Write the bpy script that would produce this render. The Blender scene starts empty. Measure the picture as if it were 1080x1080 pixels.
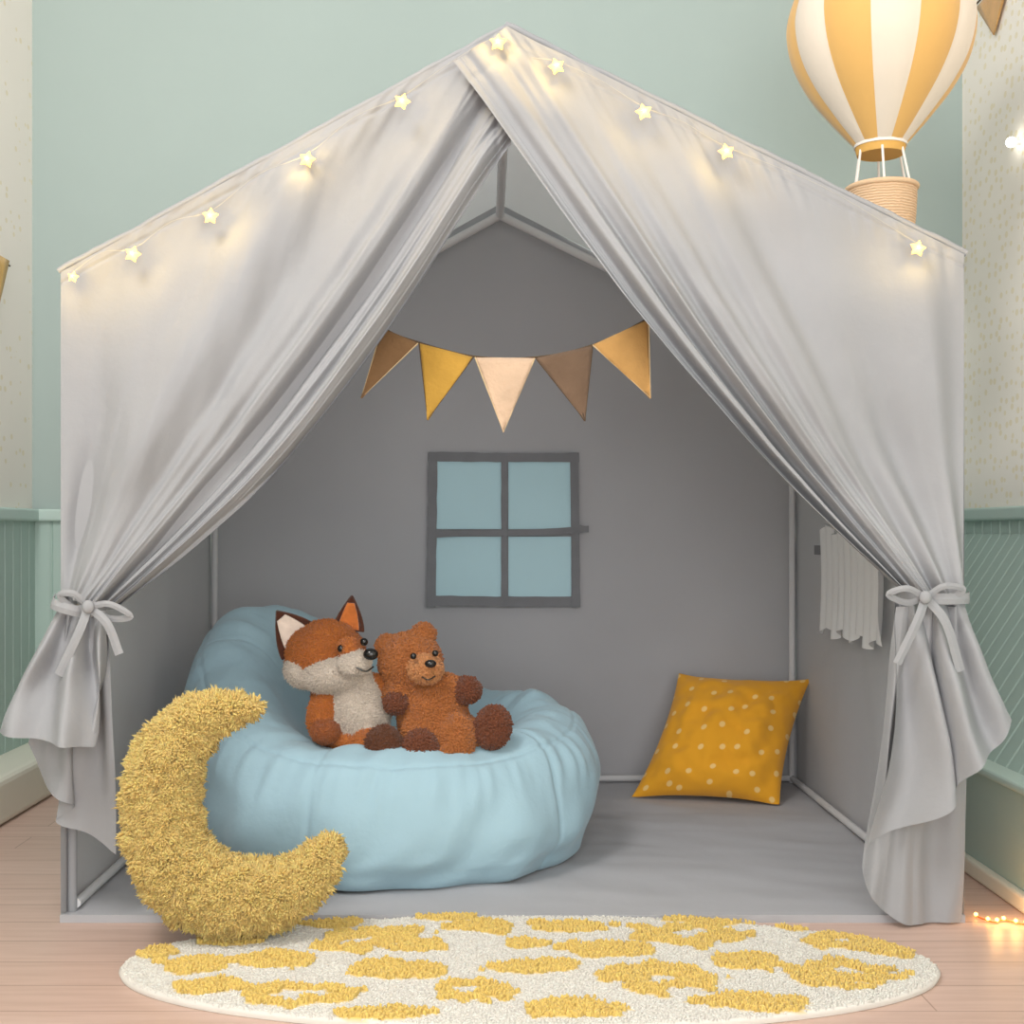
import bpy, bmesh, math, random
import numpy as np
from mathutils import Vector, Matrix, noise
random.seed(4); rng=np.random.default_rng(4)
pi=math.pi
# ---------------- scale: camera 1.93 m in front of the tent opening ----------------
D=1.93; F=1316.0; CZ=0.602
def at(u,v,y):
    s=(D+y)/F
    return Vector(((u-513)*s, y, CZ+(562-v)*s))
def lin(c):
    o=[]
    for x in c:
        x/=255.0
        o.append(x/12.92 if x<=0.04045 else ((x+0.055)/1.055)**2.4)
    return o
sc=bpy.context.scene
sc.view_settings.view_transform='Standard'
col=bpy.context.collection
def link(o,parent=None):
    col.objects.link(o)
    if parent: o.parent=parent
    return o
def empty(name,loc=(0,0,0)):
    e=bpy.data.objects.new(name,None); e.empty_display_size=0.05
    col.objects.link(e); return e
# ---------------- materials ----------------
def base_mat(name,color,rough=0.8,sheen=0.0,bump=0.0,bscale=200.0,var=0.0,vscale=6.0,spec=0.2,attr=None,trans=0.0):
    m=bpy.data.materials.new(name); m.use_nodes=True
    nt=m.node_tree; b=nt.nodes['Principled BSDF']
    b.inputs['Roughness'].default_value=rough
    b.inputs['Specular IOR Level'].default_value=spec
    b.inputs['Sheen Weight'].default_value=sheen
    c=lin(color) if color else [1,1,1]
    geo=nt.nodes.new('ShaderNodeNewGeometry')
    src=None
    if attr:
        a=nt.nodes.new('ShaderNodeVertexColor'); a.layer_name=attr
        src=a.outputs['Color']
        nt.links.new(src,b.inputs['Base Color'])
    elif var>0:
        n=nt.nodes.new('ShaderNodeTexNoise'); n.inputs['Scale'].default_value=vscale; n.inputs['Detail'].default_value=5
        nt.links.new(geo.outputs['Position'],n.inputs['Vector'])
        r=nt.nodes.new('ShaderNodeValToRGB')
        r.color_ramp.elements[0].position=0.3; r.color_ramp.elements[1].position=0.7
        r.color_ramp.elements[0].color=[x*(1-var) for x in c]+[1]
        r.color_ramp.elements[1].color=[min(1,x*(1+var)) for x in c]+[1]
        nt.links.new(n.outputs['Fac'],r.inputs['Fac']); nt.links.new(r.outputs['Color'],b.inputs['Base Color'])
    else:
        b.inputs['Base Color'].default_value=c+[1]
    if bump>0:
        n2=nt.nodes.new('ShaderNodeTexNoise'); n2.inputs['Scale'].default_value=bscale; n2.inputs['Detail'].default_value=4
        nt.links.new(geo.outputs['Position'],n2.inputs['Vector'])
        bp=nt.nodes.new('ShaderNodeBump'); bp.inputs['Strength'].default_value=bump; bp.inputs['Distance'].default_value=0.004
        nt.links.new(n2.outputs['Fac'],bp.inputs['Height']); nt.links.new(bp.outputs['Normal'],b.inputs['Normal'])
    if trans>0:
        t=nt.nodes.new('ShaderNodeBsdfTranslucent'); t.inputs['Color'].default_value=c+[1]
        if src: nt.links.new(src,t.inputs['Color'])
        mx=nt.nodes.new('ShaderNodeMixShader'); mx.inputs[0].default_value=trans
        out=nt.nodes['Material Output']
        nt.links.new(b.outputs[0],mx.inputs[1]); nt.links.new(t.outputs[0],mx.inputs[2]); nt.links.new(mx.outputs[0],out.inputs['Surface'])
    return m
def emis(name,color,strength):
    m=bpy.data.materials.new(name); m.use_nodes=True
    b=m.node_tree.nodes['Principled BSDF']
    b.inputs['Base Color'].default_value=lin(color)+[1]
    b.inputs['Emission Color'].default_value=lin(color)+[1]; b.inputs['Emission Strength'].default_value=strength
    return m
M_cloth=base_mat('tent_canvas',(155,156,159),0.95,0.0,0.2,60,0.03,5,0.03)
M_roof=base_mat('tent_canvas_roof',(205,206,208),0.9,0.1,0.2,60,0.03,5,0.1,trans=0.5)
M_cloth2=base_mat('tent_canvas_inner',(190,190,194),0.9,0.1,0.15,25,0.03,3,0.1,trans=0.12)  # same canvas as the curtains, colour lightened to offset shade inside the tent
M_mat=base_mat('tent_floor_cloth',(174,174,178),0.9,0.1,0.4,14,0.04,5,0.1)
M_pole=base_mat('white_pole',(232,232,233),0.5)
M_pole2=base_mat('grey_pole_sleeve',(210,210,212),0.6)
M_dark=base_mat('window_tape',(128,129,133),0.8,0,0.2,90,0.06,20)
M_pane=base_mat('window_pane',(182,218,228),0.45,0,0.0,10,0.03,4,0.3)
M_white=base_mat('sheer_white',(240,240,240),0.8,0.2,trans=0.2)
M_blue=base_mat('beanbag_cotton',(158,188,201),0.85,0.2,0.35,45,0.02,7,0.1)
M_fur=base_mat('fur_vertex',None,0.95,0.3,attr='Col',spec=0.05,trans=0.3)
M_fur2=base_mat('moon_fur',None,0.95,0.3,attr='Col',spec=0.05,trans=0.5)
M_black=base_mat('black_bead',(14,12,12),0.2,spec=0.6)
M_wire=base_mat('fairy_wire',(175,172,165),0.6)
M_star=emis('star_bulb',(255,206,92),3.2)
M_bulb=emis('warm_bulb',(255,190,90),8.0)
# ---------------- mesh helpers ----------------
def mesh_obj(name,verts,faces,mat,parent=None,smooth=True,colors=None):
    me=bpy.data.meshes.new(name); me.from_pydata([tuple(v) for v in verts],[],[tuple(f) for f in faces]); me.update()
    o=bpy.data.objects.new(name,me)
    if isinstance(mat,(list,tuple)):
        for m in mat: me.materials.append(m)
    elif mat: me.materials.append(mat)
    if smooth: me.polygons.foreach_set('use_smooth',[True]*len(me.polygons))
    if colors is not None:
        ca=me.color_attributes.new('Col','FLOAT_COLOR','POINT')
        ca.data.foreach_set('color',np.asarray(colors,dtype=np.float32).ravel())
    return link(o,parent)
def grid(name,fn,nu,nv,mat,parent=None,wrapu=False,uv=False,thick=0):
    vs=[];fs=[]
    for j in range(nv+1):
        for i in range(nu+1): vs.append(fn(i/nu,j/nv))
    w=nu+1
    for j in range(nv):
        for i in range(nu): fs.append((j*w+i,j*w+i+1,(j+1)*w+i+1,(j+1)*w+i))
    o=mesh_obj(name,vs,fs,mat,parent)
    if uv:
        l=o.data.uv_layers.new(name='UVMap')
        for p in o.data.polygons:
            for li in p.loop_indices:
                vi=o.data.loops[li].vertex_index
                l.data[li].uv=((vi%w)/nu,(vi//w)/nv)
    if thick:
        s=o.modifiers.new('s','SOLIDIFY'); s.thickness=thick; s.offset=0
    return o
def box(name,x0,x1,y0,y1,z0,z1,mat,parent=None,bevel=0):
    v=[(x,y,z) for x in(x0,x1) for y in(y0,y1) for z in(z0,z1)]
    f=[(0,1,3,2),(4,6,7,5),(0,4,5,1),(2,3,7,6),(0,2,6,4),(1,5,7,3)]
    o=mesh_obj(name,v,f,mat,parent,smooth=False)
    if bevel:
        b=o.modifiers.new('b','BEVEL'); b.width=bevel; b.segments=3
    return o
def catmull(P,n):
    P=[Vector(p) for p in P]; Q=[2*P[0]-P[1]]+P+[2*P[-1]-P[-2]]
    out=[]
    segs=len(P)-1
    for k in range(n+1):
        t=k/n*segs; i=min(int(t),segs-1); f=t-i
        a,b,c,d=Q[i],Q[i+1],Q[i+2],Q[i+3]
        out.append(0.5*((2*b)+(c-a)*f+(2*a-5*b+4*c-d)*f*f+(3*b-a-3*c+d)*f**3))
    return out
def cm_eval(P,t):
    segs=len(P)-1; t=min(max(t,0),1)*segs; i=min(int(t),segs-1); f=t-i
    g=lambda k: P[k] if 0<=k<=segs else (2*P[0]-P[1] if k<0 else 2*P[-1]-P[-2])
    a,b,c,d=g(i-1),g(i),g(i+1),g(i+2)
    return 0.5*((2*b)+(c-a)*f+(2*a-5*b+4*c-d)*f*f+(3*b-a-3*c+d)*f**3)
def tube(name,pts,r,mat,parent=None,smoothn=0,seg=10):
    if smoothn: pts=catmull(pts,smoothn)
    cu=bpy.data.curves.new(name,'CURVE'); cu.dimensions='3D'; cu.bevel_depth=r; cu.bevel_resolution=3; cu.use_fill_caps=True
    s=cu.splines.new('POLY'); s.points.add(len(pts)-1)
    for i,p in enumerate(pts): s.points[i].co=(p[0],p[1],p[2],1)
    cu.materials.append(mat)
    tmp=bpy.data.objects.new('tmp',cu); col.objects.link(tmp)
    dg=bpy.context.evaluated_depsgraph_get(); me=bpy.data.meshes.new_from_object(tmp.evaluated_get(dg))
    bpy.data.objects.remove(tmp); o=bpy.data.objects.new(name,me); me.polygons.foreach_set('use_smooth',[True]*len(me.polygons))
    if not me.materials: me.materials.append(mat)
    return link(o,parent)
def uvsphere(name,c,r,mat,parent=None,R=None,seg=32):
    bm=bmesh.new(); bmesh.ops.create_uvsphere(bm,u_segments=seg,v_segments=seg//2,radius=1)
    me=bpy.data.meshes.new(name); bm.to_mesh(me); bm.free(); me.materials.append(mat)
    me.polygons.foreach_set('use_smooth',[True]*len(me.polygons))
    o=bpy.data.objects.new(name,me)
    if not hasattr(r,'__len__'): r=(r,r,r)
    Mx=Matrix.Translation(c)@(R.to_4x4() if R else Matrix())@Matrix.Diagonal((*r,1))
    me.transform(Mx)
    return link(o,parent)
def ribbon(name,pts,wd,mat,parent,n=30,thick=0.0015,taper=True):
    C=catmull(pts,n)
    vs=[];fs=[]
    for i,p in enumerate(C):
        t=(C[min(i+1,n)]-C[max(i-1,0)]).normalized()
        w=t.cross(Vector((0,-1,0)))
        if w.length<0.2: w=Vector((0,0,1))
        w.normalize(); h=wd
        vs+= [p-w*h, p+w*h*0.0+Vector((0,-wd*0.25,0)), p+w*h]
    for i in range(n):
        a=i*3
        fs+=[(a,a+1,a+4,a+3),(a+1,a+2,a+5,a+4)]
    o=mesh_obj(name,vs,fs,mat,parent,smooth=False); s=o.modifiers.new('s','SOLIDIFY'); s.thickness=thick; s.offset=0
    return o
def ss(a,b,x):
    t=min(max((x-a)/(b-a),0),1); return t*t*(3-2*t)
# ---------------- ROOM ----------------
def wood_mat():
    m=bpy.data.materials.new('floor_wood'); m.use_nodes=True; nt=m.node_tree; b=nt.nodes['Principled BSDF']
    g=nt.nodes.new('ShaderNodeNewGeometry')
    br=nt.nodes.new('ShaderNodeTexBrick'); br.offset=0.37
    br.inputs['Scale'].default_value=1; br.inputs['Brick Width'].default_value=0.9; br.inputs['Row Height'].default_value=0.09
    br.inputs['Mortar Size'].default_value=0.0012
    br.inputs['Color1'].default_value=lin((212,184,171))+[1]; br.inputs['Color2'].default_value=lin((204,175,161))+[1]; br.inputs['Mortar'].default_value=lin((170,140,125))+[1]
    nt.links.new(g.outputs['Position'],br.inputs['Vector'])
    mp=nt.nodes.new('ShaderNodeMapping'); mp.inputs['Scale'].default_value=(3,40,3)
    nt.links.new(g.outputs['Position'],mp.inputs['Vector'])
    n=nt.nodes.new('ShaderNodeTexNoise'); n.inputs['Scale'].default_value=2; n.inputs['Detail'].default_value=6
    nt.links.new(mp.outputs[0],n.inputs['Vector'])
    mx=nt.nodes.new('ShaderNodeMix'); mx.data_type='RGBA'; mx.blend_type='MULTIPLY'; mx.inputs[0].default_value=0.5
    r=nt.nodes.new('ShaderNodeValToRGB'); r.color_ramp.elements[0].color=(0.82,0.76,0.72,1); r.color_ramp.elements[0].position=0.35; r.color_ramp.elements[1].color=(1,1,1,1); r.color_ramp.elements[1].position=0.6
    nt.links.new(n.outputs['Fac'],r.inputs[0]); nt.links.new(br.outputs['Color'],mx.inputs[6]); nt.links.new(r.outputs[0],mx.inputs[7])
    nt.links.new(mx.outputs[2],b.inputs['Base Color']); b.inputs['Roughness'].default_value=0.4
    return m
def wall_mat(name,upper,paper,zr=0.64):
    m=bpy.data.materials.new(name); m.use_nodes=True; nt=m.node_tree; b=nt.nodes['Principled BSDF']; b.inputs['Roughness'].default_value=0.85
    b.inputs['Specular IOR Level'].default_value=0.15
    g=nt.nodes.new('ShaderNodeNewGeometry')
    u=lin(upper)
    n=nt.nodes.new('ShaderNodeTexNoise'); n.inputs['Scale'].default_value=2.5; n.inputs['Detail'].default_value=3
    nt.links.new(g.outputs['Position'],n.inputs['Vector'])
    r=nt.nodes.new('ShaderNodeValToRGB'); r.color_ramp.elements[0].color=[x*0.95 for x in u]+[1]; r.color_ramp.elements[1].color=[min(1,x*1.04) for x in u]+[1]
    nt.links.new(n.outputs['Fac'],r.inputs[0])
    last=r.outputs[0]
    if paper:
        mp=nt.nodes.new('ShaderNodeMapping'); mp.inputs['Scale'].default_value=(1,34,38)
        nt.links.new(g.outputs['Position'],mp.inputs['Vector'])
        v=nt.nodes.new('ShaderNodeTexVoronoi'); v.inputs['Scale'].default_value=1.0; v.inputs['Randomness'].default_value=0.6
        nt.links.new(mp.outputs[0],v.inputs['Vector'])
        lt=nt.nodes.new('ShaderNodeMath'); lt.operation='LESS_THAN'; lt.inputs[1].default_value=0.28
        nt.links.new(v.outputs['Distance'],lt.inputs[0])
        mx=nt.nodes.new('ShaderNodeMix'); mx.data_type='RGBA'; mx.inputs[7].default_value=lin((242,232,208))+[1]
        nt.links.new(lt.outputs[0],mx.inputs[0]); nt.links.new(last,mx.inputs[6]); last=mx.outputs[2]
    nt.links.new(last,b.inputs['Base Color'])
    return m
M_bead=base_mat('wainscot_green',(182,203,195),0.6,var=0.02,vscale=5)
M_trim=base_mat('trim_cream',(232,229,214),0.5)
M_trimg=base_mat('trim_green',(196,216,209),0.5)
M_wb=wall_mat('wall_sage',(171,186,182),False)
M_wp=wall_mat('wallpaper_cream',(250,244,235),True)
XL,XR,YB,YF,ZT=-1.11,1.163,1.12,-2.6,2.5
box('floor',XL-0.05,XR+0.05,YF,YB+0.05,-0.05,0.0,wood_mat())
box('wall_back',XL-0.05,XR+0.05,YB,YB+0.05,0,ZT,M_wb)
box('wall_left',XL-0.05,XL,YF,YB,0,ZT,M_wp)
box('wall_right',XR,XR+0.05,YF,YB,0,ZT,M_wp)
def bead2(name,fn,L,z0=0.0,z1=0.64,parent=None):
    n=int(L/0.05); vs=[];fs=[];prof=[]
    for i in range(n+1):
        s=i*L/n
        prof+=[(s-0.004 if i else s,0.010),(s,0.006),(s+0.004,0.010)]
    for s,d in prof:
        a=fn(s,d,0); vs+=[(a[0],a[1],z0),(a[0],a[1],z1)]
    for i in range(len(prof)-1): fs.append((2*i,2*i+2,2*i+3,2*i+1))
    return mesh_obj(name,vs,fs,M_bead,parent,smooth=False)
bead2('trim_wainscot_left',lambda s,d,z:(XL+d,YF+s,z),YB-YF)
bead2('trim_wainscot_right',lambda s,d,z:(XR-d,YF+s,z),YB-YF)
bead2('trim_wainscot_back',lambda s,d,z:(XL+s,YB-d,z),XR-XL)
box('trim_rail_left',XL,XL+0.025,YF,YB,0.63,0.66,M_trimg,bevel=0.006)
box('trim_rail_right',XR-0.025,XR,YF,YB,0.63,0.66,M_trimg,bevel=0.006)
box('trim_rail_back',XL,XR,YB-0.025,YB,0.63,0.66,M_trimg,bevel=0.006)
bl=empty('baseboard_left')
box('board',XL,XL+0.12,YF,YB,0,0.10,M_trim,bl,bevel=0.015)
# right: deep skirting with a sloped beadboard back
br_=empty('baseboard_right')
box('skirting_box',0.86,XR-0.012,YF,YB-0.012,0,0.185,M_bead,br_)
box('skirting_cap',0.848,0.90,YF,YB-0.012,0.185,0.20,M_trimg,br_,bevel=0.006)
box('skirting_shoe',0.845,0.862,YF,YB-0.012,0.0,0.03,M_trim,br_,bevel=0.006)
vs=[];fs=[];L=YB-0.012-YF; n=int(L/0.05); pr=[]
for i in range(n+1):
    s_=i*L/n; pr+=[(max(s_-0.004,0),0.0),(s_,-0.004),(min(s_+0.004,L),0.0)]
for s_,d in pr: vs+=[(0.885,YF+s_,0.192+d),(XR-0.012,YF+s_,0.60+d)]
for i in range(len(pr)-1): fs.append((2*i,2*i+2,2*i+3,2*i+1))
mesh_obj('sloped_beadboard',vs,fs,M_bead,br_,smooth=False)
# ---------------- TENT ----------------
tent=empty('play_tent')
TX0,TX1=at(64,0,0).x,at(1017,0,0).x
PX=at(535,0,0).x; PZ=at(0,28,0).z; EL=at(0,285,0).z; ER=at(0,268,0).z
YT=1.05
def wrinkle(x,z,a=0.004,s=3):
    return a*noise.noise(Vector((x*s,z*s,1.7)))
def backw(u,v):
    x=TX0+(TX1-TX0)*u
    zt=EL+(PZ-EL)*(x-TX0)/(PX-TX0) if x<PX else ER+(PZ-ER)*(TX1-x)/(TX1-PX)
    z=zt*v
    return (x,YT+wrinkle(x,z,0.014,3.5)+wrinkle(x+4,z,0.004,11),z)
grid('back_panel',backw,100,100,M_cloth2,tent)
def side(X,E):
    return lambda u,v:(X+(wrinkle(u*1.1+5,v,0.010,4)+wrinkle(u*1.1+5,v,0.003,12))*math.sin(pi*min(1,u*1.0)),YT*u,E*v)
grid('left_panel',side(TX0,EL),60,60,M_cloth2,tent)
grid('right_panel',side(TX1,ER),60,60,M_cloth2,tent)
def roof(X,E):
    return lambda u,v:(X+(PX-X)*v,-0.0+YT*u,E+(PZ-E)*v-0.012*math.sin(pi*u)*math.sin(pi*v))
grid('roof_left',roof(TX0,EL),40,40,M_roof,tent)
grid('roof_right',roof(TX1,ER),40,40,M_roof,tent)
def tfloor(u,v):
    x=TX0+(TX1-TX0)*u; y=0.0+YT*v
    return (x,y,0.006+0.006*(0.5+noise.noise(Vector((x*4,y*9,0))))+0.003*noise.noise(Vector((x*9+y*6,y*16,5))) )
grid('floor_mat',tfloor,140,110,M_mat,tent)
box('mat_edge',TX0,TX1,-0.004,0.004,0.0,0.012,M_mat,tent)
# frame poles
r=0.0075
o=0.014
def P3(x,y,z): return Vector((x,y,z))
yb=YT-0.02
tube('pole_back_left',[P3(TX0+o,yb,0),P3(TX0+o,yb,EL)],r,M_pole2,tent)
tube('pole_back_right',[P3(TX1-o,yb,0),P3(TX1-o,yb,ER)],r,M_pole2,tent)
tube('pole_back_rafter_left',[P3(TX0+o,yb,EL-0.02),P3(PX,yb,PZ-0.03)],0.010,M_pole,tent)
tube('pole_back_rafter_right',[P3(TX1-o,yb,ER-0.02),P3(PX,yb,PZ-0.03)],0.010,M_pole,tent)
tube('pole_back_bottom',[P3(TX0+o,yb,0.02),P3(TX1-o,yb,0.02)],r,M_pole2,tent)
tube('pole_ridge',[P3(PX,0.02,PZ-0.03),P3(PX,yb,PZ-0.03)],0.010,M_pole,tent)
for nm,X,E,s in(('left',TX0,EL,1),('right',TX1,ER,-1)):
    tube('pole_side_bottom_'+nm,[P3(X+s*o,0.03,0.02),P3(X+s*o,yb,0.02)],r,M_pole2,tent)
    tube('pole_eave_'+nm,[P3(X+s*o,0.03,E-0.02),P3(X+s*o,yb,E-0.02)],r,M_pole,tent)
    tube('pole_front_'+nm,[P3(X+s*o*0.6,0.03,0),P3(X+s*o*0.6,0.03,E-0.02)],r,M_cloth,tent)
    tube('pole_front_rafter_'+nm,[P3(X+s*o,0.03,E-0.03),P3(PX,0.03,PZ-0.04)],r,M_pole,tent)
# back window
def wx(px): return (px-513)*(D+YT)/F
def wz(py): return CZ+(562-py)*(D+YT)/F
yw=YT-0.014
for nm,a,b_,c,d in(('pane_1',460,529,487,558),('pane_2',536,602,487,558),('pane_3',460,529,566,631),('pane_4',536,602,566,631)):
    box(nm,wx(a),wx(b_),yw-0.002,yw+0.004,wz(d),wz(c),M_pane,tent)
def strip(nm,pts,w,dy=0.0):
    C=catmull(pts,24); vs=[];fs=[]
    for i,p in enumerate(C):
        t=(C[min(i+1,24)]-C[max(i-1,0)]).normalized(); n=Vector((-t.z,0,t.x))
        w2=w*(1+0.12*noise.noise(Vector((p.x*30,p.z*30,2))))
        vs+=[p-n*w2-Vector((0,dy,0)),p+n*w2-Vector((0,dy,0))]
    for i in range(24): fs.append((2*i,2*i+1,2*i+3,2*i+2))
    mesh_obj(nm,vs,fs,M_dark,tent)
def WP(a,b_): return Vector((wx(a),yw-0.006,wz(b_)))
strip('window_tape_top',[WP(452,482),WP(530,483),WP(610,483)],0.011,0.0)
strip('window_tape_bottom',[WP(450,633),WP(530,634),WP(611,634)],0.012,0.0)
strip('window_tape_left',[WP(457,478),WP(456,560),WP(455,640)],0.011,0.0012)
strip('window_tape_right',[WP(605,478),WP(606,560),WP(607,640)],0.010,0.0012)
strip('window_bar_v',[WP(532,484),WP(532,560),WP(532,632)],0.008,0.0024)
strip('window_bar_h',[WP(452,564),WP(490,562),WP(530,562),WP(580,561),WP(617,558)],0.008,0.0036)
strip('window_tab_r',[WP(608,556),WP(614,558),WP(620,558)],0.008,0.0048)
# side window with white curtain on right panel
def sidecurt(u,v):
    y=0.33+0.41*u; 
    return (TX1-0.022-0.008*math.sin(u*60+2*math.sin(v*3)),y,0.395+0.012*math.sin(u*23)+(0.60-0.385)*v)
grid('side_curtain',sidecurt,120,20,M_white,tent)
box('side_window_tie',TX1-0.03,TX1-0.02,0.72,0.77,0.555,0.575,M_dark,tent)
box('side_window_top',TX1-0.016,TX1-0.008,0.30,0.76,0.598,0.612,M_cloth2,tent)
# ---- front curtains ----
def fp(px,py): return Vector(((px-513)/681.9,0,(972-py)/681.9))
def lerp(a,b,t): return a+(b-a)*t
def path(pts,t):
    for (t0,p0),(t1,p1) in zip(pts,pts[1:]):
        if t<=t1:
            f=(t-t0)/(t1-t0); return Vector((p0[0]+(p1[0]-p0[0])*f,p0[1]+(p1[1]-p0[1])*f))
    return Vector(pts[-1][1])
def foldsum(s,seed):
    return math.sin(s)+0.45*math.sin(2*s+seed)*math.sin(0.7*s)+0.5*math.sin(0.47*s+seed*2)
def mk_curtain(name,T,K,sagdir,sag,phase,ybase,seed,over):
    def fn(u,v):
        t=path(T,u); k=path(K,u)
        p=t.lerp(k,v)
        p=p+Vector(sagdir)*(sag*(u**2.2)*math.sin(pi*v**1.22))
        ys=ybase(u,v)-0.020*math.sin(pi*v)*ss(0,0.5,u)-0.03*ss(0.75,1,v)*ss(0,0.15,u)
        w=at(p.x,p.y,ys)
        n1=noise.noise(Vector((u*2.2,v*1.6,seed)))
        n2=noise.noise(Vector((u*5,v*1.2,seed+7)))
        ph=2*pi*phase(u)+1.6*n1
        A=(0.0008+0.0190*u**1.9)*(0.10+0.90*ss(0.0,0.55,v))+0.003*over*ss(0.5,1,u)
        A*=(1-0.35*ss(0.75,1,v))*(0.85+0.7*n2)
        y=ys-A*foldsum(ph,seed)
        env=ss(0,0.12,v)*ss(0,0.10,u)
        y+=env*0.036*noise.noise(Vector((u*6,v*1.5,seed+3)))
        y+=env*0.022*noise.noise(Vector((w.x*4,w.z*4,seed)))
        y+=env*0.005*noise.noise(Vector((w.x*14+u*10,w.z*9,seed)))
        # puckers along the sewn gable hem
        y+=0.0045*ss(0,0.01,v)*(1-ss(0.02,0.16,v))*noise.noise(Vector((u*45,v*3,seed)))
        # sewn seam below the gable edge
        y+=0.0022*math.exp(-((v-0.035)/0.006)**2)
        if u>0.970: y-=0.004
        return (w.x,min(y,0.0),w.z)
    return grid(name,fn,340,240,M_cloth,tent)
TL=[(0,(64,287)),(0.62,(535,28)),(1,(539,152))]
KL=[(0,(64,628)),(1,(112,645))]
mk_curtain('front_curtain_left',TL,KL,(0.72,0.69),38,lambda u:0.8*u+4.2*u**2.4,lambda u,v:-0.014,1.3,0.5)
TR=[(0,(1017,268)),(0.80,(535,28)),(1,(478,66))]
KR=[(0,(1016,628)),(1,(948,622))]
mk_curtain('front_curtain_right',TR,KR,(-0.75,0.66),24,lambda u:0.8*u+4.4*u**2.6,lambda u,v:-0.016-0.034*ss(0.5,0.85,u)*(1-ss(0.4,0.8,v)),4.1,1.0)
# hems on the gable edges
for nm,a,b_ in(('hem_gable_left',(64,287),(537,29)),('hem_gable_right',(533,28),(1017,268))):
    pts=[]
    for i in range(61):
        t=i/60; q=fp(lerp(a[0],b_[0],t),lerp(a[1],b_[1],t)); q.z+=0.0022*noise.noise(Vector((t*26,0,0)))+0.003*noise.noise(Vector((t*9,0,0))); q.y=-0.008; pts.append(q)
    tube(nm,pts,0.0055,M_cloth,tent)
# tails
def mk_tail(name,K,H,amp,nf,bulge,seed):
    Hs=[at(a,b,y) for a,b,y in H]
    def fn(u,v):
        k=path(K,u); k=at(k.x,k.y,-0.045-0.010*math.sin(u*nf*2*pi))
        h=cm_eval(Hs,u)
        p=k.lerp(h,v)
        p.x+=bulge*math.sin(pi*v)*0.5*(0.5-u)
        p.y-=amp*math.sin(u*nf*2*pi+seed+1.2*noise.noise(Vector((u*3,v*2,seed))))*ss(0,0.5,v)*(1-0.3*v)
        p.y-=0.010*noise.noise(Vector((u*7,v*3,seed)))
        p.x+=0.006*math.sin(v*pi*1.5+u*6)*v
        p.z=max(p.z,0.004)
        return tuple(p)
    return grid(name,fn,160,90,M_cloth,tent)
mk_tail('curtain_tail_left_back',[(0,(70,640)),(1,(112,645))],
  [(36,783,-.03),(50,832,-.05),(74,850,-.05),(56,866,-.03),(92,880,-.04),(128,900,-.03)],0.012,3,0.0,2.0)
mk_tail('curtain_tail_left',[(0,(64,638)),(1,(112,645))],
  [(5,772,-.09),(35,780,-.11),(68,787,-.12),(98,788,-.10),(96,770,-.06)],0.020,2.5,-0.03,0.3)
mk_tail('curtain_tail_right_back',[(0,(1017,640)),(1,(945,640))],
  [(1017,971,-.005),(990,975,-.02),(962,976,-.02),(940,970,-.04),(918,945,-.03),(914,915,-.02)],0.008,2.5,0.0,1.0)
mk_tail('curtain_tail_right',[(0,(1017,634)),(1,(944,634))],
  [(1068,758,-.08),(1057,788,-.10),(1034,804,-.12),(1010,826,-.11),(1003,850,-.10),(962,872,-.08),(918,890,-.07)],0.018,3,-0.05,0.8)
# tie bows
def bow(tag,kn,l1,l2,t1,t2):
    y0=-0.085
    def V(p,dy=0): return at(p[0],p[1],y0+dy)
    def loop(nm,e):
        mx=((kn[0]+e[0])/2,(kn[1]+e[1])/2)
        ribbon(nm,[V(kn),V((mx[0],mx[1]-8),-0.012),V(e,-0.005),V((mx[0],mx[1]+7),0.004),V(kn,0.004)],0.0044,M_cloth,tent)
    loop('bow_loop_a_'+tag,l1); loop('bow_loop_b_'+tag,l2)
    for i,t in enumerate((t1,t2)):
        m1=(kn[0]+(t[0]-kn[0])*0.45+5,kn[1]+(t[1]-kn[1])*0.35)
        ribbon('bow_tail_%d_%s'%(i+1,tag),[V(kn),V(m1,-0.008),V(t,-0.004)],0.0064,M_cloth,tent)
    k=V(kn,-0.008); uvsphere('bow_knot_'+tag,k,(0.009,0.007,0.010),M_cloth,tent)
bow('left',(93,640),(63,628),(138,650),(62,712),(126,690))
bow('right',(976,630),(937,627),(1016,622),(1013,708),(946,700))
def band(tag,a,b_):
    A=fp(*a);B=fp(*b_)
    pts=[Vector((A.x,-0.02,A.z)),Vector((A.x*0.75+B.x*0.25,-0.078,A.z*0.75+B.z*0.25)),Vector((A.x*0.25+B.x*0.75,-0.080,A.z*0.25+B.z*0.75)),Vector((B.x,-0.02,B.z))]
    ribbon('tie_band_'+tag,pts,0.008,M_cloth,tent)
band('left',(62,630),(115,645)); band('right',(1016,628),(944,628))
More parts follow.
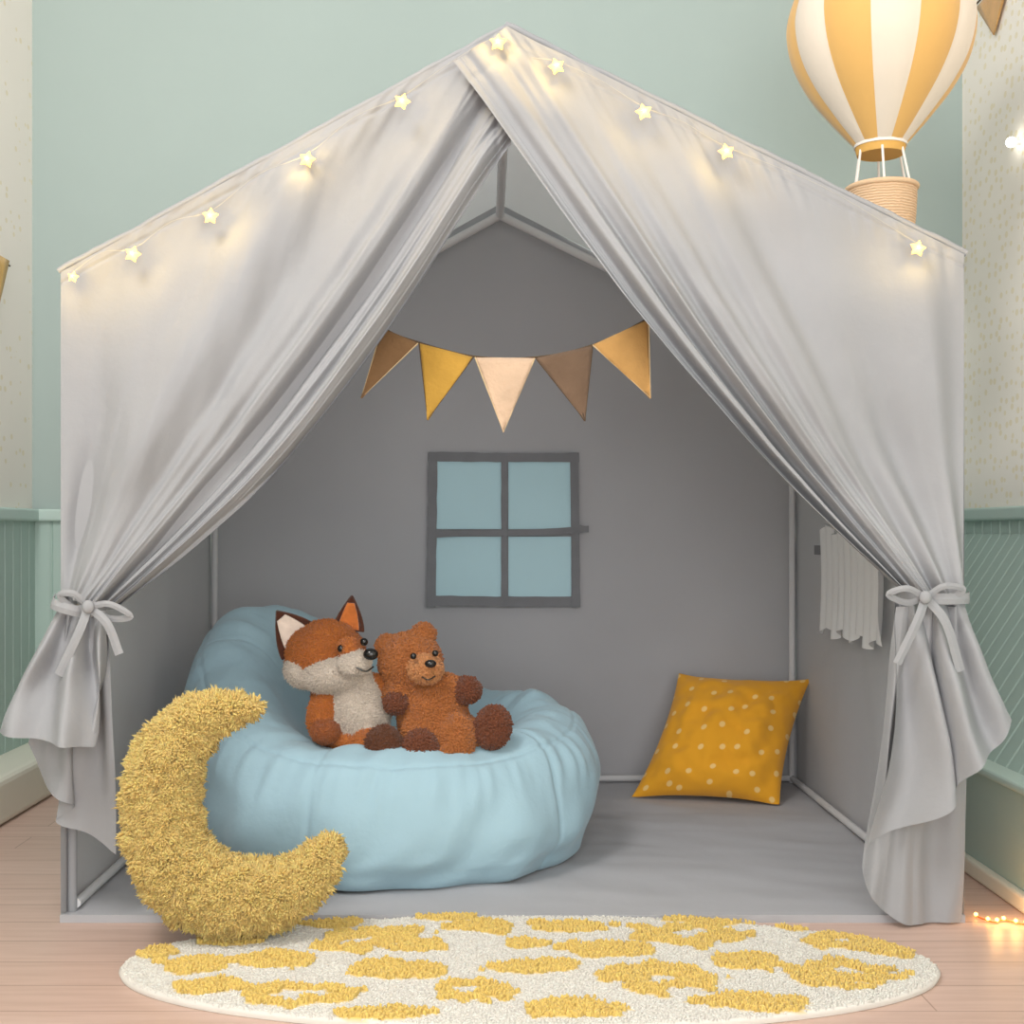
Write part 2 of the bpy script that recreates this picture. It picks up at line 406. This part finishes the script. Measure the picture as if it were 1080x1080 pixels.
# ---------------- fairy lights ----------------
fl=empty('fairy_lights')
stars=[(77,292),(140,268),(222,228),(324,168),(424,107),(525,45),(587,70),(679,118),(766,160),(968,262)]
vs=[];fs=[]
wire=[]
for i,(a,b_) in enumerate(stars):
    yy=-0.066 if 400<a<760 else -0.048
    c=at(a,b_,yy)
    rr=0.0130 if i not in(0,) else 0.009
    n0=len(vs); rot=random.uniform(-0.4,0.4)
    for k in range(10):
        R=rr if k%2==0 else rr*0.58; an=pi/2+rot+k*pi/5
        vs.append(c+Vector((R*math.cos(an),0,R*math.sin(an))))
    vs.append(c+Vector((0,-0.007,0))); vs.append(c+Vector((0,0.007,0)))
    for k in range(10):
        fs.append((n0+k,n0+(k+1)%10,n0+10)); fs.append((n0+(k+1)%10,n0+k,n0+11))
    L=bpy.data.lights.new('star_glow','POINT'); L.energy=0.17; L.color=(1,0.66,0.17); L.shadow_soft_size=0.006
    lo=bpy.data.objects.new('star_glow_%d'%(i+1),L); lo.location=c+Vector((0,-0.010,0)); link(lo,fl)
    wire.append(c+Vector((0,0.006,0.010)))
    if i<len(stars)-1:
        d=at(*stars[i+1],yy); q=(c+d)/2; q.y=-0.050; q.z+=0.020 if i!=5 else 0.004
        wire.append(q)
mesh_obj('star_bulbs',vs,fs,M_star,fl,smooth=False)
tube('light_wire',wire,0.00035,M_wire,fl,smoothn=90)
# string lights on the floor, right
fs_=empty('floor_string_lights')
pts=[Vector((0.765,0.02,0.003)),Vector((0.78,-0.01,0.003)),Vector((0.80,0.0,0.003)),Vector((0.82,-0.02,0.003)),Vector((0.838,-0.03,0.003)),Vector((0.838,-0.2,0.003)),Vector((0.835,-0.5,0.003))]
tube('copper_wire',pts,0.0012,base_mat('copper',(210,120,60),0.4),fs_,smoothn=40)
for i,p in enumerate(catmull(pts,9)):
    uvsphere('bulb_%d'%i,p+Vector((0,0,0.003)),0.0030,M_bulb,fs_,seg=12)
    if i in(2,4):
        L=bpy.data.lights.new('bulb_glow','POINT'); L.energy=0.08; L.color=(1,0.5,0.15); L.shadow_soft_size=0.01
        lo=bpy.data.objects.new('bulb_glow_%d'%i,L); lo.location=p+Vector((0,0,0.02)); link(lo,fs_)
# ---------------- bunting ----------------
bt=empty('bunting_garland')
YBN=0.06
def felt(nm,c): return base_mat(nm,c,0.95,0.3,0.5,120,0.10,25,0.05)
flags=[((403,346),(441,362),(381,420),(132,102,72)),((442,362),(499,377),(451,443),(184,143,64)),((501,377),(564,378),(531,456),(204,176,150)),((565,378),(625,365),(617,444),(112,91,74)),((625,364),(684,337),(686,420),(184,142,86))]
dkst=base_mat('stitching',(90,74,58),0.9)
for i,(a,b_,c,cl) in enumerate(flags):
    A,B,C=at(*a,YBN),at(*b_,YBN),at(*c,YBN)
    def fl_(u,v,A=A,B=B,C=C,i=i):
        top=A.lerp(B,u); p=top.lerp(C,v*0.999)
        return (p.x,p.y+0.004*math.sin(u*3+i)*math.sin(v*4)-0.003*math.sin(pi*u)*(1-v),p.z)
    grid('flag_%d'%(i+1),fl_,12,14,felt('felt_%d'%(i+1),cl),bt,thick=0.003)
    tube('flag_trim_%d'%(i+1),[A+Vector((0,-0.002,0)),C+Vector((0,-0.002,0)),B+Vector((0,-0.002,0))],0.0011,dkst if i%2 else base_mat('stitch_light',(214,190,150),0.9),bt)
cord=[at(350,300,YBN-0.03),at(403,345,YBN),at(441,361,YBN),at(500,376,YBN),at(564,377,YBN),at(625,364,YBN),at(685,335,YBN),at(740,296,YBN-0.03)]
tube('cord',cord,0.0018,dkst,bt,smoothn=60)
# wall flags
wf=empty('wall_bunting')
def wallflag(nm,X,d0,d1,zt,zb,c):
    ya,yb_=d0-D,d1-D
    A=Vector((X,ya,zt));B=Vector((X,yb_,zt));C=Vector((X,(ya+yb_)/2,zb))
    grid(nm,lambda u,v:tuple(A.lerp(B,u).lerp(C,v*0.999)),6,8,felt('felt_'+nm,c),wf,thick=0.003)
wallflag('right_flag_1',XR-0.008,2.74,2.94,1.84,1.735,(206,160,102))
wallflag('right_flag_2',XR-0.008,2.50,2.70,1.86,1.75,(150,110,70))
wallflag('left_flag_1',XL+0.008,2.70,2.88,1.23,1.06,(215,170,80))
wallflag('left_flag_2',XL+0.008,2.48,2.66,1.28,1.11,(150,110,70))
tube('left_cord',[Vector((XL+0.006,0.96,1.22)),Vector((XL+0.006,0.75,1.25)),Vector((XL+0.006,0.3,1.4))],0.002,dkst,wf,smoothn=12)
tube('right_cord',[Vector((XR-0.006,1.05,1.85)),Vector((XR-0.006,0.75,1.86)),Vector((XR-0.006,0.3,1.95))],0.002,dkst,wf,smoothn=12)
wl=empty('wall_star_light'); p=Vector((XR-0.02,1.163*F/563-D,0)); p.z=CZ+(562-150)*(D+p.y)/F
uvsphere('lamp_bulb',p,0.011,emis('cool_bulb',(255,250,235),10),wl,seg=16)
tube('lamp_base',[p,Vector((XR,p.y,p.z))],0.006,M_pole,wl)
# ---------------- hot air balloon ----------------
hb=empty('hot_air_balloon_ornament')
yB=0.5; s=(D+yB)/F; bc=at(928.5,30,yB)
prof=[(0,-97),(30,-92),(60,-76),(82,-50),(95,-15),(96,10),(89,38),(74,66),(54,92),(36,113),(26,124)]
PR=catmull([Vector((a,0,b_)) for a,b_ in prof],40)
NG=12; seg=10
vs=[];fs=[];mi=[]
W=NG*seg
for j,q in enumerate(PR):
    for i in range(W):
        th=2*pi*(i+0.0)/W; lo=(i%seg)/seg
        R=max(q.x,0.01)*s*(0.965+0.035*math.sin(pi*lo)**0.7)
        vs.append((bc.x+R*math.cos(th+0.12),bc.y+R*math.sin(th+0.12),bc.z-q.z*s))
for j in range(len(PR)-1):
    for i in range(W):
        fs.append((j*W+i,j*W+(i+1)%W,(j+1)*W+(i+1)%W,(j+1)*W+i)); mi.append((i//seg)%2)
o_=mesh_obj('envelope',vs,fs,[base_mat('balloon_cream',(230,218,202),0.7,0.3,0.2,60),base_mat('balloon_mustard',(224,178,106),0.7,0.3,0.2,60)],hb)
o_.data.polygons.foreach_set('material_index',mi)
M_gold=base_mat('balloon_band',(222,174,96),0.7); M_rope=base_mat('rope_white',(240,235,228),0.8)
def ring(nm,cx,cy,r1,r2,h,mat,n=40):
    c=at(cx,cy,yB); vs=[];fs=[]
    P=[(0,h/2),(r1,h/2),(r2,-h/2),(0,-h/2)]
    for k in range(n):
        a=2*pi*k/n
        for rr,zz in P: vs.append((c.x+rr*s*math.cos(a),c.y+rr*s*math.sin(a),c.z+zz*s))
    for k in range(n):
        for m in range(3): fs.append((k*4+m,k*4+(m+1)%4,((k+1)%n)*4+(m+1)%4,((k+1)%n)*4+m))
    return mesh_obj(nm,vs,fs,mat,hb,smooth=False)
ring('neck_band',928.5,159,26,24,9,M_gold)
ring('neck_trim',928.5,154,27,27,3,M_rope)
M_wick=bpy.data.materials.new('wicker'); M_wick.use_nodes=True
nt=M_wick.node_tree;b=nt.nodes['Principled BSDF'];g=nt.nodes.new('ShaderNodeNewGeometry')
wv=nt.nodes.new('ShaderNodeTexWave'); wv.bands_direction='Z'; wv.inputs['Scale'].default_value=60; wv.inputs['Distortion'].default_value=3
nt.links.new(g.outputs['Position'],wv.inputs['Vector'])
rp=nt.nodes.new('ShaderNodeValToRGB'); rp.color_ramp.elements[0].color=lin((212,172,134))+[1]; rp.color_ramp.elements[1].color=lin((236,204,168))+[1]
nt.links.new(wv.outputs['Fac'],rp.inputs[0]); nt.links.new(rp.outputs[0],b.inputs['Base Color']); b.inputs['Roughness'].default_value=0.9
bp=nt.nodes.new('ShaderNodeBump'); bp.inputs['Strength'].default_value=0.5; bp.inputs['Distance'].default_value=0.005; nt.links.new(wv.outputs['Fac'],bp.inputs['Height']); nt.links.new(bp.outputs[0],b.inputs['Normal'])
c=at(930,222,yB)
def bask(u,v):
    P=[(0,-24),(30,-24),(33,-20),(35,0),(35.5,22),(33,23),(31,20),(29,-15),(0,-16)]
    q=cm_eval([Vector((a,0,b_)) for a,b_ in P],v); a=2*pi*u
    return (c.x+q.x*s*math.cos(a),c.y+q.x*s*math.sin(a),c.z+q.z*s)
grid('basket',bask,48,50,M_wick,hb)
pts=[c+Vector((35.5*s*math.cos(k*pi/16),35.5*s*math.sin(k*pi/16),23*s)) for k in range(33)]
tube('basket_rim',pts,0.005,base_mat('rim_tan',(228,194,158),0.9),hb)
for k in range(6):
    a=k*pi/3+0.3
    A=at(928.5,160,yB)+Vector((24*s*math.cos(a),24*s*math.sin(a),0)); B=c+Vector((31*s*math.cos(a),31*s*math.sin(a),23*s))
    tube('rope_%d'%k,[A,B],0.0025,M_rope,hb)
tube('hanging_thread',[bc+Vector((0,0,96*s)),Vector((bc.x,bc.y,ZT))],0.001,M_rope,hb)
# ---------------- bean bag ----------------
bb=empty('bean_bag_chair')
BC=(-0.168,0.436)
def gauss(a,c_,w):
    d=(a-c_+pi)%(2*pi)-pi; return math.exp(-(d/w)**2)
def bagfn(u,v):
    th=2*pi*u
    gb=gauss(th,math.radians(146),math.radians(54))
    H=0.228+0.050*gauss(th,math.radians(25),1.0)+0.03*gauss(th,math.radians(190),0.6)+0.209*gb
    R=0.372+0.008*math.cos(3*th+1)
    up=0.072*gb*math.exp(-((v-0.44)/0.16)**2)
    Ry=R*0.97
    zc=0.185
    prf=[(0,zc),(0.28,zc+0.002),(0.48,zc+(H-zc)*0.38),(0.64,zc+(H-zc)*0.92),(0.78,H*1.02),(0.92,H*0.90),(0.995,H*0.64),(1.0,H*0.36),(0.955,0.045),(0.84,0.008),(0.5,0.006),(0,0.006)]
    q=cm_eval([Vector((a,0,b_)) for a,b_ in prf],v)
    r0,z=q.x,q.z
    am=ss(0.15,0.4,v)*(1-ss(0.78,0.86,v))
    sx,sy=math.cos(th),math.sin(th)
    d=0
    for k in range(5):
        dd=((th-(k*2*pi/5+0.60)+pi)%(2*pi))-pi
        d-=0.004*math.exp(-(dd/0.014)**2)+0.0025*math.exp(-(dd/0.12)**2)
    d*=am
    d+=am*0.014*noise.noise(Vector((sx*3,sy*3,v*5)))
    # gathered pleats under the top seam
    pl=math.exp(-((v-0.475)/0.06)**2)
    d+=pl*0.0060*noise.noise(Vector((sx*19+v*5,sy*19,v*3)))
    pl2=math.exp(-((v-0.34)/0.08)**2)
    d+=pl2*0.0065*noise.noise(Vector((sx*9+v*7,sy*9,v*6+5)))
    # long soft diagonal folds
    d+=am*0.009*noise.noise(Vector((sx*5+v*6,sy*5-v*3,v*8+3)))
    d-=am*0.0035*math.exp(-((v-0.43)/0.006)**2)
    # fold where the back rest meets the seat roll
    vv=0.575+0.015*math.sin(th*3)
    d-=0.022*gb*math.exp(-((v-vv)/0.035)**2)
    ax=ss(0.3,0.55,v)
    x=BC[0]+(R*r0+d*ax+up)*sx; y=BC[1]+(Ry*r0+d*ax+up*0.5)*sy; z=z+d*(1-ax)*1.2
    return (max(x,TX0+0.035),y,max(z,0.013))
grid('bag_body',bagfn,480,220,M_blue,bb)
# ---------------- FUR / PLUSH ----------------
def tufts(P,N,length,width,cols,tilt=0.5,grav=0.0,dark=0.85,blunt=False,mw=0.85):
    n=len(P)
    Tn=N+tilt*rng.normal(size=(n,3)); Tn[:,2]-=grav
    Tn/=np.linalg.norm(Tn,axis=1)[:,None]
    ref=np.where(np.abs(N[:,2:3])<0.9,np.array([[0,0,1.0]]),np.array([[1.0,0,0]]))
    A=np.cross(N,ref); A/=np.linalg.norm(A,axis=1)[:,None]; B=np.cross(N,A)
    L=length*(0.6+0.8*rng.random((n,1))); w=width*(0.7+0.6*rng.random((n,1)))
    V=[]
    for k in range(3):
        a=2*pi*k/3
        V.append(P-N*width*0.6+A*w*math.cos(a)+B*w*math.sin(a))
    mid=P+Tn*L*(0.8 if blunt else 0.6)
    M=[]
    for k in range(3):
        a=2*pi*k/3+0.3
        M.append(mid+(A*math.cos(a)+B*math.sin(a))*w*mw)
    tip=P+Tn*L+(0.12 if blunt else 0.30)*L*rng.normal(size=(n,3))
    allv=np.stack(V+M+[tip],axis=1).reshape(-1,3)
    br=0.9+0.2*rng.random((n,1))
    c=np.clip(cols[:,:3]*br,0,1)
    cc=np.stack([c*dark]*3+[c]*3+[np.clip(c*1.05,0,1)],axis=1).reshape(-1,3)
    base=np.arange(n)*7
    F_=[]
    for k in range(3):
        k2=(k+1)%3
        F_+=[np.stack([base+k,base+k2,base+3+k2],1),np.stack([base+k,base+3+k2,base+3+k],1),np.stack([base+3+k,base+3+k2,base+6],1)]
    return allv,np.concatenate(F_),cc
def sample(V,Fc,n):
    a,b_,c=V[Fc[:,0]],V[Fc[:,1]],V[Fc[:,2]]
    cr=np.cross(b_-a,c-a); ar=np.linalg.norm(cr,axis=1); 
    idx=rng.choice(len(Fc),n,p=ar/ar.sum())
    u=rng.random((n,1));v=rng.random((n,1)); fl=(u+v)>1; u=np.where(fl,1-u,u); v=np.where(fl,1-v,v)
    P=a[idx]+(b_[idx]-a[idx])*u+(c[idx]-a[idx])*v
    return P,cr[idx]/ar[idx][:,None],idx
def remeshed(parts,voxel,smooth=6):
    bm=bmesh.new()
    for c,r_,R in parts:
        Mx=Matrix.Translation(c)@R.to_4x4()@Matrix.Diagonal((*r_,1))
        bmesh.ops.create_icosphere(bm,subdivisions=3,radius=1,matrix=Mx)
    me=bpy.data.meshes.new('t'); bm.to_mesh(me); bm.free()
    ob=bpy.data.objects.new('t',me); col.objects.link(ob)
    m=ob.modifiers.new('r','REMESH'); m.mode='VOXEL'; m.voxel_size=voxel
    sm=ob.modifiers.new('s','SMOOTH'); sm.iterations=smooth; sm.factor=0.6
    dg=bpy.context.evaluated_depsgraph_get(); e=ob.evaluated_get(dg); m2=e.to_mesh()
    m2.calc_loop_triangles()
    V=np.array([v.co[:] for v in m2.vertices]); T=np.array([t.vertices[:] for t in m2.loop_triangles])
    e.to_mesh_clear(); bpy.data.objects.remove(ob)
    return V,T
def plush(name,parts,voxel,ntuft,tl,tw,colorfn=None,parent=None,tilt=0.5,grav=0.1,mesh='fur_body',smooth=5,lump=0.0,mat=None,blunt=False,mw=0.85,dark=0.85):
    P=[(c,r_,R) for c,r_,R,cl in parts]
    V,T=remeshed(P,voxel,smooth)
    def colr(X):
        best=np.full(len(X),1e9); out=np.zeros((len(X),3))
        for c,r_,R,cl in parts:
            Q=(X-np.array(c))@np.array(R)
            d=np.linalg.norm(Q/np.array(r_),axis=1)
            m=d<best; best[m]=d[m]; out[m]=lin(cl)
        if colorfn: out=colorfn(X,out)
        return out
    cb=colr(V)
    S,N,_=sample(V,T,ntuft)
    if lump>0:
        h=np.array([noise.noise(Vector(p)*70) for p in S])
        k=1+1.1*h; TL_=np.clip(k,0.35,1.8)[:,None]
        cd=np.array([noise.noise_vector(Vector(p)*55)[:] for p in S])
        N2=N+lump*cd; N2/=np.linalg.norm(N2,axis=1)[:,None]
    else:
        TL_=1.0; N2=N
    tv,tf,tc=tufts(S,N2,tl*TL_,tw,colr(S),tilt,grav,blunt=blunt,mw=mw,dark=dark)
    allV=np.concatenate([V,tv]); allF=np.concatenate([T,tf+len(V)]); cc=np.concatenate([cb*0.9,tc])
    cc=np.concatenate([cc,np.ones((len(cc),1))],1)
    return mesh_obj(mesh,allV.tolist(),allF.tolist(),mat or M_fur,parent,colors=cc)
I3=Matrix.Identity(3)
def rotY(d): return Matrix.Rotation(math.radians(d),3,'Y')
def part(px,py,y,rx,rz,ry,rot,cl):
    k=(D+y)/F
    return (at(px,py,y),(rx*k,ry*k,rz*k),rotY(rot),cl)
# moon
mo=empty('moon_pillow')
ym=-0.115
spine=[(266,747,13),(245,749,19),(218,754,27),(192,777,35),(173,816,41),(171,865,43),(185,911,45),(223,941,46),(268,947,42),(308,934,34),(336,913,25),(350,893,14)]
C=catmull([Vector(p) for p in spine],44)
mp_=[]
for q in C:
    rq=q.z-7 if q.z>20 else q.z-5
    mp_.append(part(q.x,q.y,ym,rq,rq,rq*0.95,0,(255,231,156)))
plush('moon',mp_,0.006,80000,0.0095,0.0021,parent=mo,tilt=0.30,grav=0.1,mesh='crescent',lump=1.0,mat=M_fur2,blunt=True,mw=0.8,dark=0.96)
# fox
OR=(218,134,68); WH=(244,232,218); DK=(126,80,56); BR=(184,110,64)
fox=empty('plush_fox')
fy=0.27
fp_=[part(343,690,fy,42,35,36,0,OR),
 part(354,710,fy-0.035,37,20,28,-8,WH),part(374,700,fy-0.075,18,13,20,-15,WH),
 part(319,709,fy-0.02,20,16,20,25,WH),
 part(368,683,fy-0.065,12,10,14,0,OR),
 part(345,672,fy-0.01,29,18,24,0,OR),
 part(380,748,fy-0.02,31,42,28,-12,WH),part(358,748,fy+0.03,29,44,26,-10,OR),
 part(341,752,fy-0.03,16,28,17,12,OR),part(343,772,fy-0.06,15,12,14,0,BR),
 part(402,728,fy-0.02,12,20,12,-35,OR),
 part(376,786,fy-0.03,28,16,26,15,OR),part(405,788,fy-0.09,20,23,14,0,DK),part(392,786,fy-0.06,20,17,20,20,OR),
 part(352,784,fy+0.02,22,16,22,0,OR)]
plush('fox',fp_,0.004,40000,0.0036,0.0012,parent=fox,tilt=0.45,grav=0.15)
def ear(nm,base1,base2,tip,y,parent,outer,inner):
    A,B,T_=at(*base1,y),at(*base2,y),at(*tip,y)
    mid=(A+B)/2
    def fn(u,v):
        a=lerp(-1,1,u); p=mid+(B-A)/2*a*(1-v**1.6)+(T_-mid)*v
        p=Vector(p); p.y+= -0.014*(a*a-0.6)*(1-v)+0.002; return tuple(p)
    o=grid(nm,fn,16,16,outer,parent,thick=0.006); s2=o.modifiers.new('ss','SUBSURF'); s2.levels=1
    def fn2(u,v):
        a=lerp(-0.66,0.66,u); v2=0.05+v*0.74; p=mid+(B-A)/2*a*(1-v2**1.6)+(T_-mid)*v2
        p=Vector(p); p.y+= -0.014*(a*a-0.6)*(1-v2)-0.0035; return tuple(p)
    grid(nm+'_inner',fn2,12,12,inner,parent,thick=0.003)
M_ed=base_mat('ear_dark',(80,44,30),0.95,0.4,0.6,150,0.2,60); M_ew=base_mat('ear_inner',(238,220,206),0.95,0.4,0.6,150,0.1,60)
M_eo=base_mat('ear_orange',(206,118,58),0.95,0.4,0.6,150,0.15,60)
ear('ear_left',(298,697),(338,663),(291,644),fy-0.012,fox,M_ed,M_ew)
ear('ear_right',(350,665),(384,667),(371,628),fy-0.008,fox,M_ed,M_eo)
for nm,a,b_,dy in(('eye_left',360,684,-0.080),('eye_right',384,677,-0.088)):
    uvsphere(nm,at(a,b_,fy+dy),0.0068,M_black,fox,seg=16)
uvsphere('nose',at(391,690,fy-0.108),(0.013,0.010,0.010),M_black,fox,seg=20)
tube('mouth',[at(376,704,fy-0.108),at(386,708,fy-0.112),at(394,703,fy-0.104)],0.0014,M_black,fox,smoothn=10)
# bear
tb=empty('teddy_bear')
by=0.25; B1=(198,126,72); B2=(136,82,58); B3=(222,158,104)
bp_=[part(433,699,by,33,32,30,0,B1),part(449,706,by-0.05,18,15,18,0,B3),
 part(409,683,by-0.0,13,14,8,-20,B1),part(447,669,by,13,12,8,20,B1),
 part(456,752,by,36,43,32,10,B1),part(467,774,by-0.01,34,32,30,0,B1),
 part(421,728,by-0.02,19,12,13,-30,B1),part(417,742,by-0.04,12,11,12,0,B2),
 part(474,724,by-0.02,24,12,13,18,B1),part(493,728,by-0.03,14,14,12,0,B2),
 part(442,774,by-0.03,19,27,18,0,B1),part(443,791,by-0.07,19,21,13,0,B2),
 part(482,780,by-0.05,19,27,16,0,B1),part(474,796,by-0.06,17,14,12,0,B1),
 part(500,774,by-0.02,22,15,16,-10,B1),part(520,767,by-0.05,19,23,13,10,B2)]
plush('bear',bp_,0.004,30000,0.0044,0.0022,parent=tb,tilt=0.9,grav=0.0,blunt=True)
uvsphere('eye_left',at(436,692,by-0.078),0.0056,M_black,tb,seg=14)
uvsphere('eye_right',at(459,689,by-0.069),0.0056,M_black,tb,seg=14)
uvsphere('nose',at(454,700,by-0.093),(0.010,0.008,0.007),M_black,tb,seg=16)
tube('mouth',[at(445,714,by-0.086),at(452,717,by-0.088),at(459,713,by-0.082)],0.0012,M_black,tb,smoothn=8)
# ---------------- throw pillow ----------------
M_pl=bpy.data.materials.new('mustard_dots'); M_pl.use_nodes=True
nt=M_pl.node_tree;b=nt.nodes['Principled BSDF']; b.inputs['Roughness'].default_value=0.9; b.inputs['Sheen Weight'].default_value=0.2; b.inputs['Specular IOR Level'].default_value=0.1
tc=nt.nodes.new('ShaderNodeTexCoord'); v=nt.nodes.new('ShaderNodeTexVoronoi'); v.voronoi_dimensions='2D'; v.inputs['Scale'].default_value=6.6; v.inputs['Randomness'].default_value=0.6
nt.links.new(tc.outputs['UV'],v.inputs['Vector'])
lt=nt.nodes.new('ShaderNodeValToRGB'); lt.color_ramp.elements[0].position=0.11; lt.color_ramp.elements[0].color=lin((246,206,132))+[1]; lt.color_ramp.elements[1].position=0.15; lt.color_ramp.elements[1].color=lin((236,168,48))+[1]
nt.links.new(v.outputs['Distance'],lt.inputs[0]); nt.links.new(lt.outputs[0],b.inputs['Base Color'])
pc=dict(BL=Vector(((666-513)*2.78/F,2.78-D,0.012)),BR=Vector(((822-513)*2.70/F,2.70-D,0.012)),
        TL=at(716,710,2.90-D),TR=at(855,716,2.86-D))
nrm=(pc['BR']-pc['BL']).cross(pc['TL']-pc['BL']).normalized()
tp=empty('throw_pillow')
def pil(sign):
    def fn(u,v):
        a,b_=2*u-1,2*v-1
        e=0.09
        a2=a*(1-e*(1-b_*b_)*abs(a)**3); b2=b_*(1-e*(1-a*a)*abs(b_)**3)
        uu,vv=(a2+1)/2,(b2+1)/2
        p=pc['BL'].lerp(pc['BR'],uu).lerp(pc['TL'].lerp(pc['TR'],uu),vv)
        t=0.080*max(0,(1-a*a))**0.6*max(0,(1-b_*b_))**0.6
        t*=1+0.10*noise.noise(Vector((a*2,b_*2,3)))
        w=0.014*noise.noise(Vector((a*3,b_*3,9)))*(1-a**4)*(1-b_**4)
        w+=0.006*noise.noise(Vector((a*3+b_*6,b_*2-a*5,4)))*(1-a**6)*(1-b_**6)
        p=p+nrm*(sign*t+w)
        p.z=max(p.z,0.014)
        return tuple(p)
    return fn
grid('cushion_front',pil(1),60,60,M_pl,tp,uv=True)
grid('cushion_back',pil(-1),60,60,M_pl,tp,uv=True)
# ---------------- rug ----------------
rg=empty('round_rug')
RC=((557-513)*1.75/F,-0.214); RX,RY=0.556,0.216
spots_px=[(205,1027,44,8,0),(285,1021,50,9,0),(392,1000,72,13,1),(350,981,40,6,0),(470,975,30,4,0),(508,986,45,7,0),(600,985,45,6,0),(760,979,50,5,0),(725,994,72,11,1),(640,1010,62,8,0),(870,984,45,6,0),(895,1001,50,10,1),(942,1012,26,6,0),(782,1022,42,8,0),(565,1028,55,8,0),(418,1032,60,10,0),(240,1000,42,6,0),(310,1057,75,13,1),(215,1050,35,8,0),(492,1055,58,12,1),(610,1073,72,10,0),(698,1040,72,15,1),(888,1036,66,15,1),(400,1078,70,6,0),(795,1068,70,9,0),(170,1012,30,6,0),(555,1003,28,5,0)]
spots=[]
for a,b_,rx,rz,h in spots_px:
    d=792/(b_-562.0); X=(a-513)*d/F; Y=d-D
    ry=rz*792/(b_-562.0)**2
    spots.append((X,Y,rx*d/F*0.85,ry*0.95,h))
YEL=np.array(lin((252,220,128))); CRM=np.array(lin((250,246,238)))
def rugcol(X,Y):
    n1=noise.noise(Vector((X*22,Y*22,0)))*0.6+noise.noise(Vector((X*60,Y*60,4)))*0.35
    for sx,sy,rx,ry,h in spots:
        q=math.hypot((X-sx)/rx,(Y-sy)/ry)+n1
        if q<1 and not(h and q<0.36): return YEL
    return CRM
nt_=42000
ang=rng.random(nt_)*2*pi; rad=np.sqrt(rng.random(nt_))
Px=RC[0]+RX*rad*np.cos(ang); Py=RC[1]+RY*rad*np.sin(ang)
cols=np.array([rugcol(x,y) for x,y in zip(Px,Py)])
isy=(cols[:,2]<0.4)
P=np.stack([Px,Py,np.where(isy,0.0125,0.0095)],1); N=np.tile(np.array([[0,0,1.0]]),(nt_,1))
tv,tf,tcx=tufts(P,N,np.where(isy,0.0045,0.0020)[:,None],0.0026,cols,0.35,0,dark=0.95,blunt=True)
vs=[];fc=[];cc=[]
nr=64;na=240
for j in range(nr+1):
    for i in range(na):
        r0=j/nr; a=2*pi*i/na
        x=RC[0]+RX*r0*math.cos(a); y=RC[1]+RY*r0*math.sin(a)
        q=rugcol(x,y)
        vs.append((x,y,0.0125 if q[2]<0.4 else 0.0095)); cc.append(q)
for z,k in((0.006,1.008),(0.0005,1.003)):
    for i in range(na):
        a=2*pi*i/na; vs.append((RC[0]+RX*k*math.cos(a),RC[1]+RY*k*math.sin(a),z)); cc.append(CRM)
for j in range(nr+2):
    for i in range(na): fc.append((j*na+i,j*na+(i+1)%na,(j+1)*na+(i+1)%na)); fc.append((j*na+i,(j+1)*na+(i+1)%na,(j+1)*na+i))
n0=len(vs)
allV=np.concatenate([np.array(vs),tv]); allF=np.concatenate([np.array(fc),tf+n0]); C_=np.concatenate([np.array(cc),tcx]); C_=np.concatenate([C_,np.ones((len(C_),1))],1)
mesh_obj('pile',allV.tolist(),allF.tolist(),M_fur,rg,colors=C_)
# ---------------- lights & world ----------------
w=bpy.data.worlds.new('World'); sc.world=w; w.use_nodes=True
w.node_tree.nodes['Background'].inputs[0].default_value=(1.0,0.985,0.965,1); w.node_tree.nodes['Background'].inputs[1].default_value=0.84
def area(nm,loc,tgt,size,e,c=(1,1,1)):
    L=bpy.data.lights.new(nm,'AREA'); L.shape='SQUARE'; L.size=size; L.energy=e; L.color=c
    o=bpy.data.objects.new(nm,L); o.location=loc; o.rotation_euler=(Vector(tgt)-Vector(loc)).to_track_quat('-Z','Y').to_euler(); link(o)
area('softbox_key',(-1.0,-1.5,2.4),(0.1,0.1,0.6),0.8,44,(1,0.98,0.95))
area('fill_front',(0.2,-2.9,1.0),(0.0,0.6,0.6),1.6,38,(1,0.985,0.97))  # unseen fill lamp, added behind the camera to brighten the tent interior
# ---------------- camera ----------------
cam=bpy.data.cameras.new('camera'); co=bpy.data.objects.new('camera',cam); link(co)
co.location=(0,-D,CZ); co.rotation_euler=(pi/2,0,0)
cam.sensor_width=36; cam.lens=36*F/1080; cam.shift_x=27/1080; cam.shift_y=22/1080; cam.clip_start=0.02
sc.camera=co
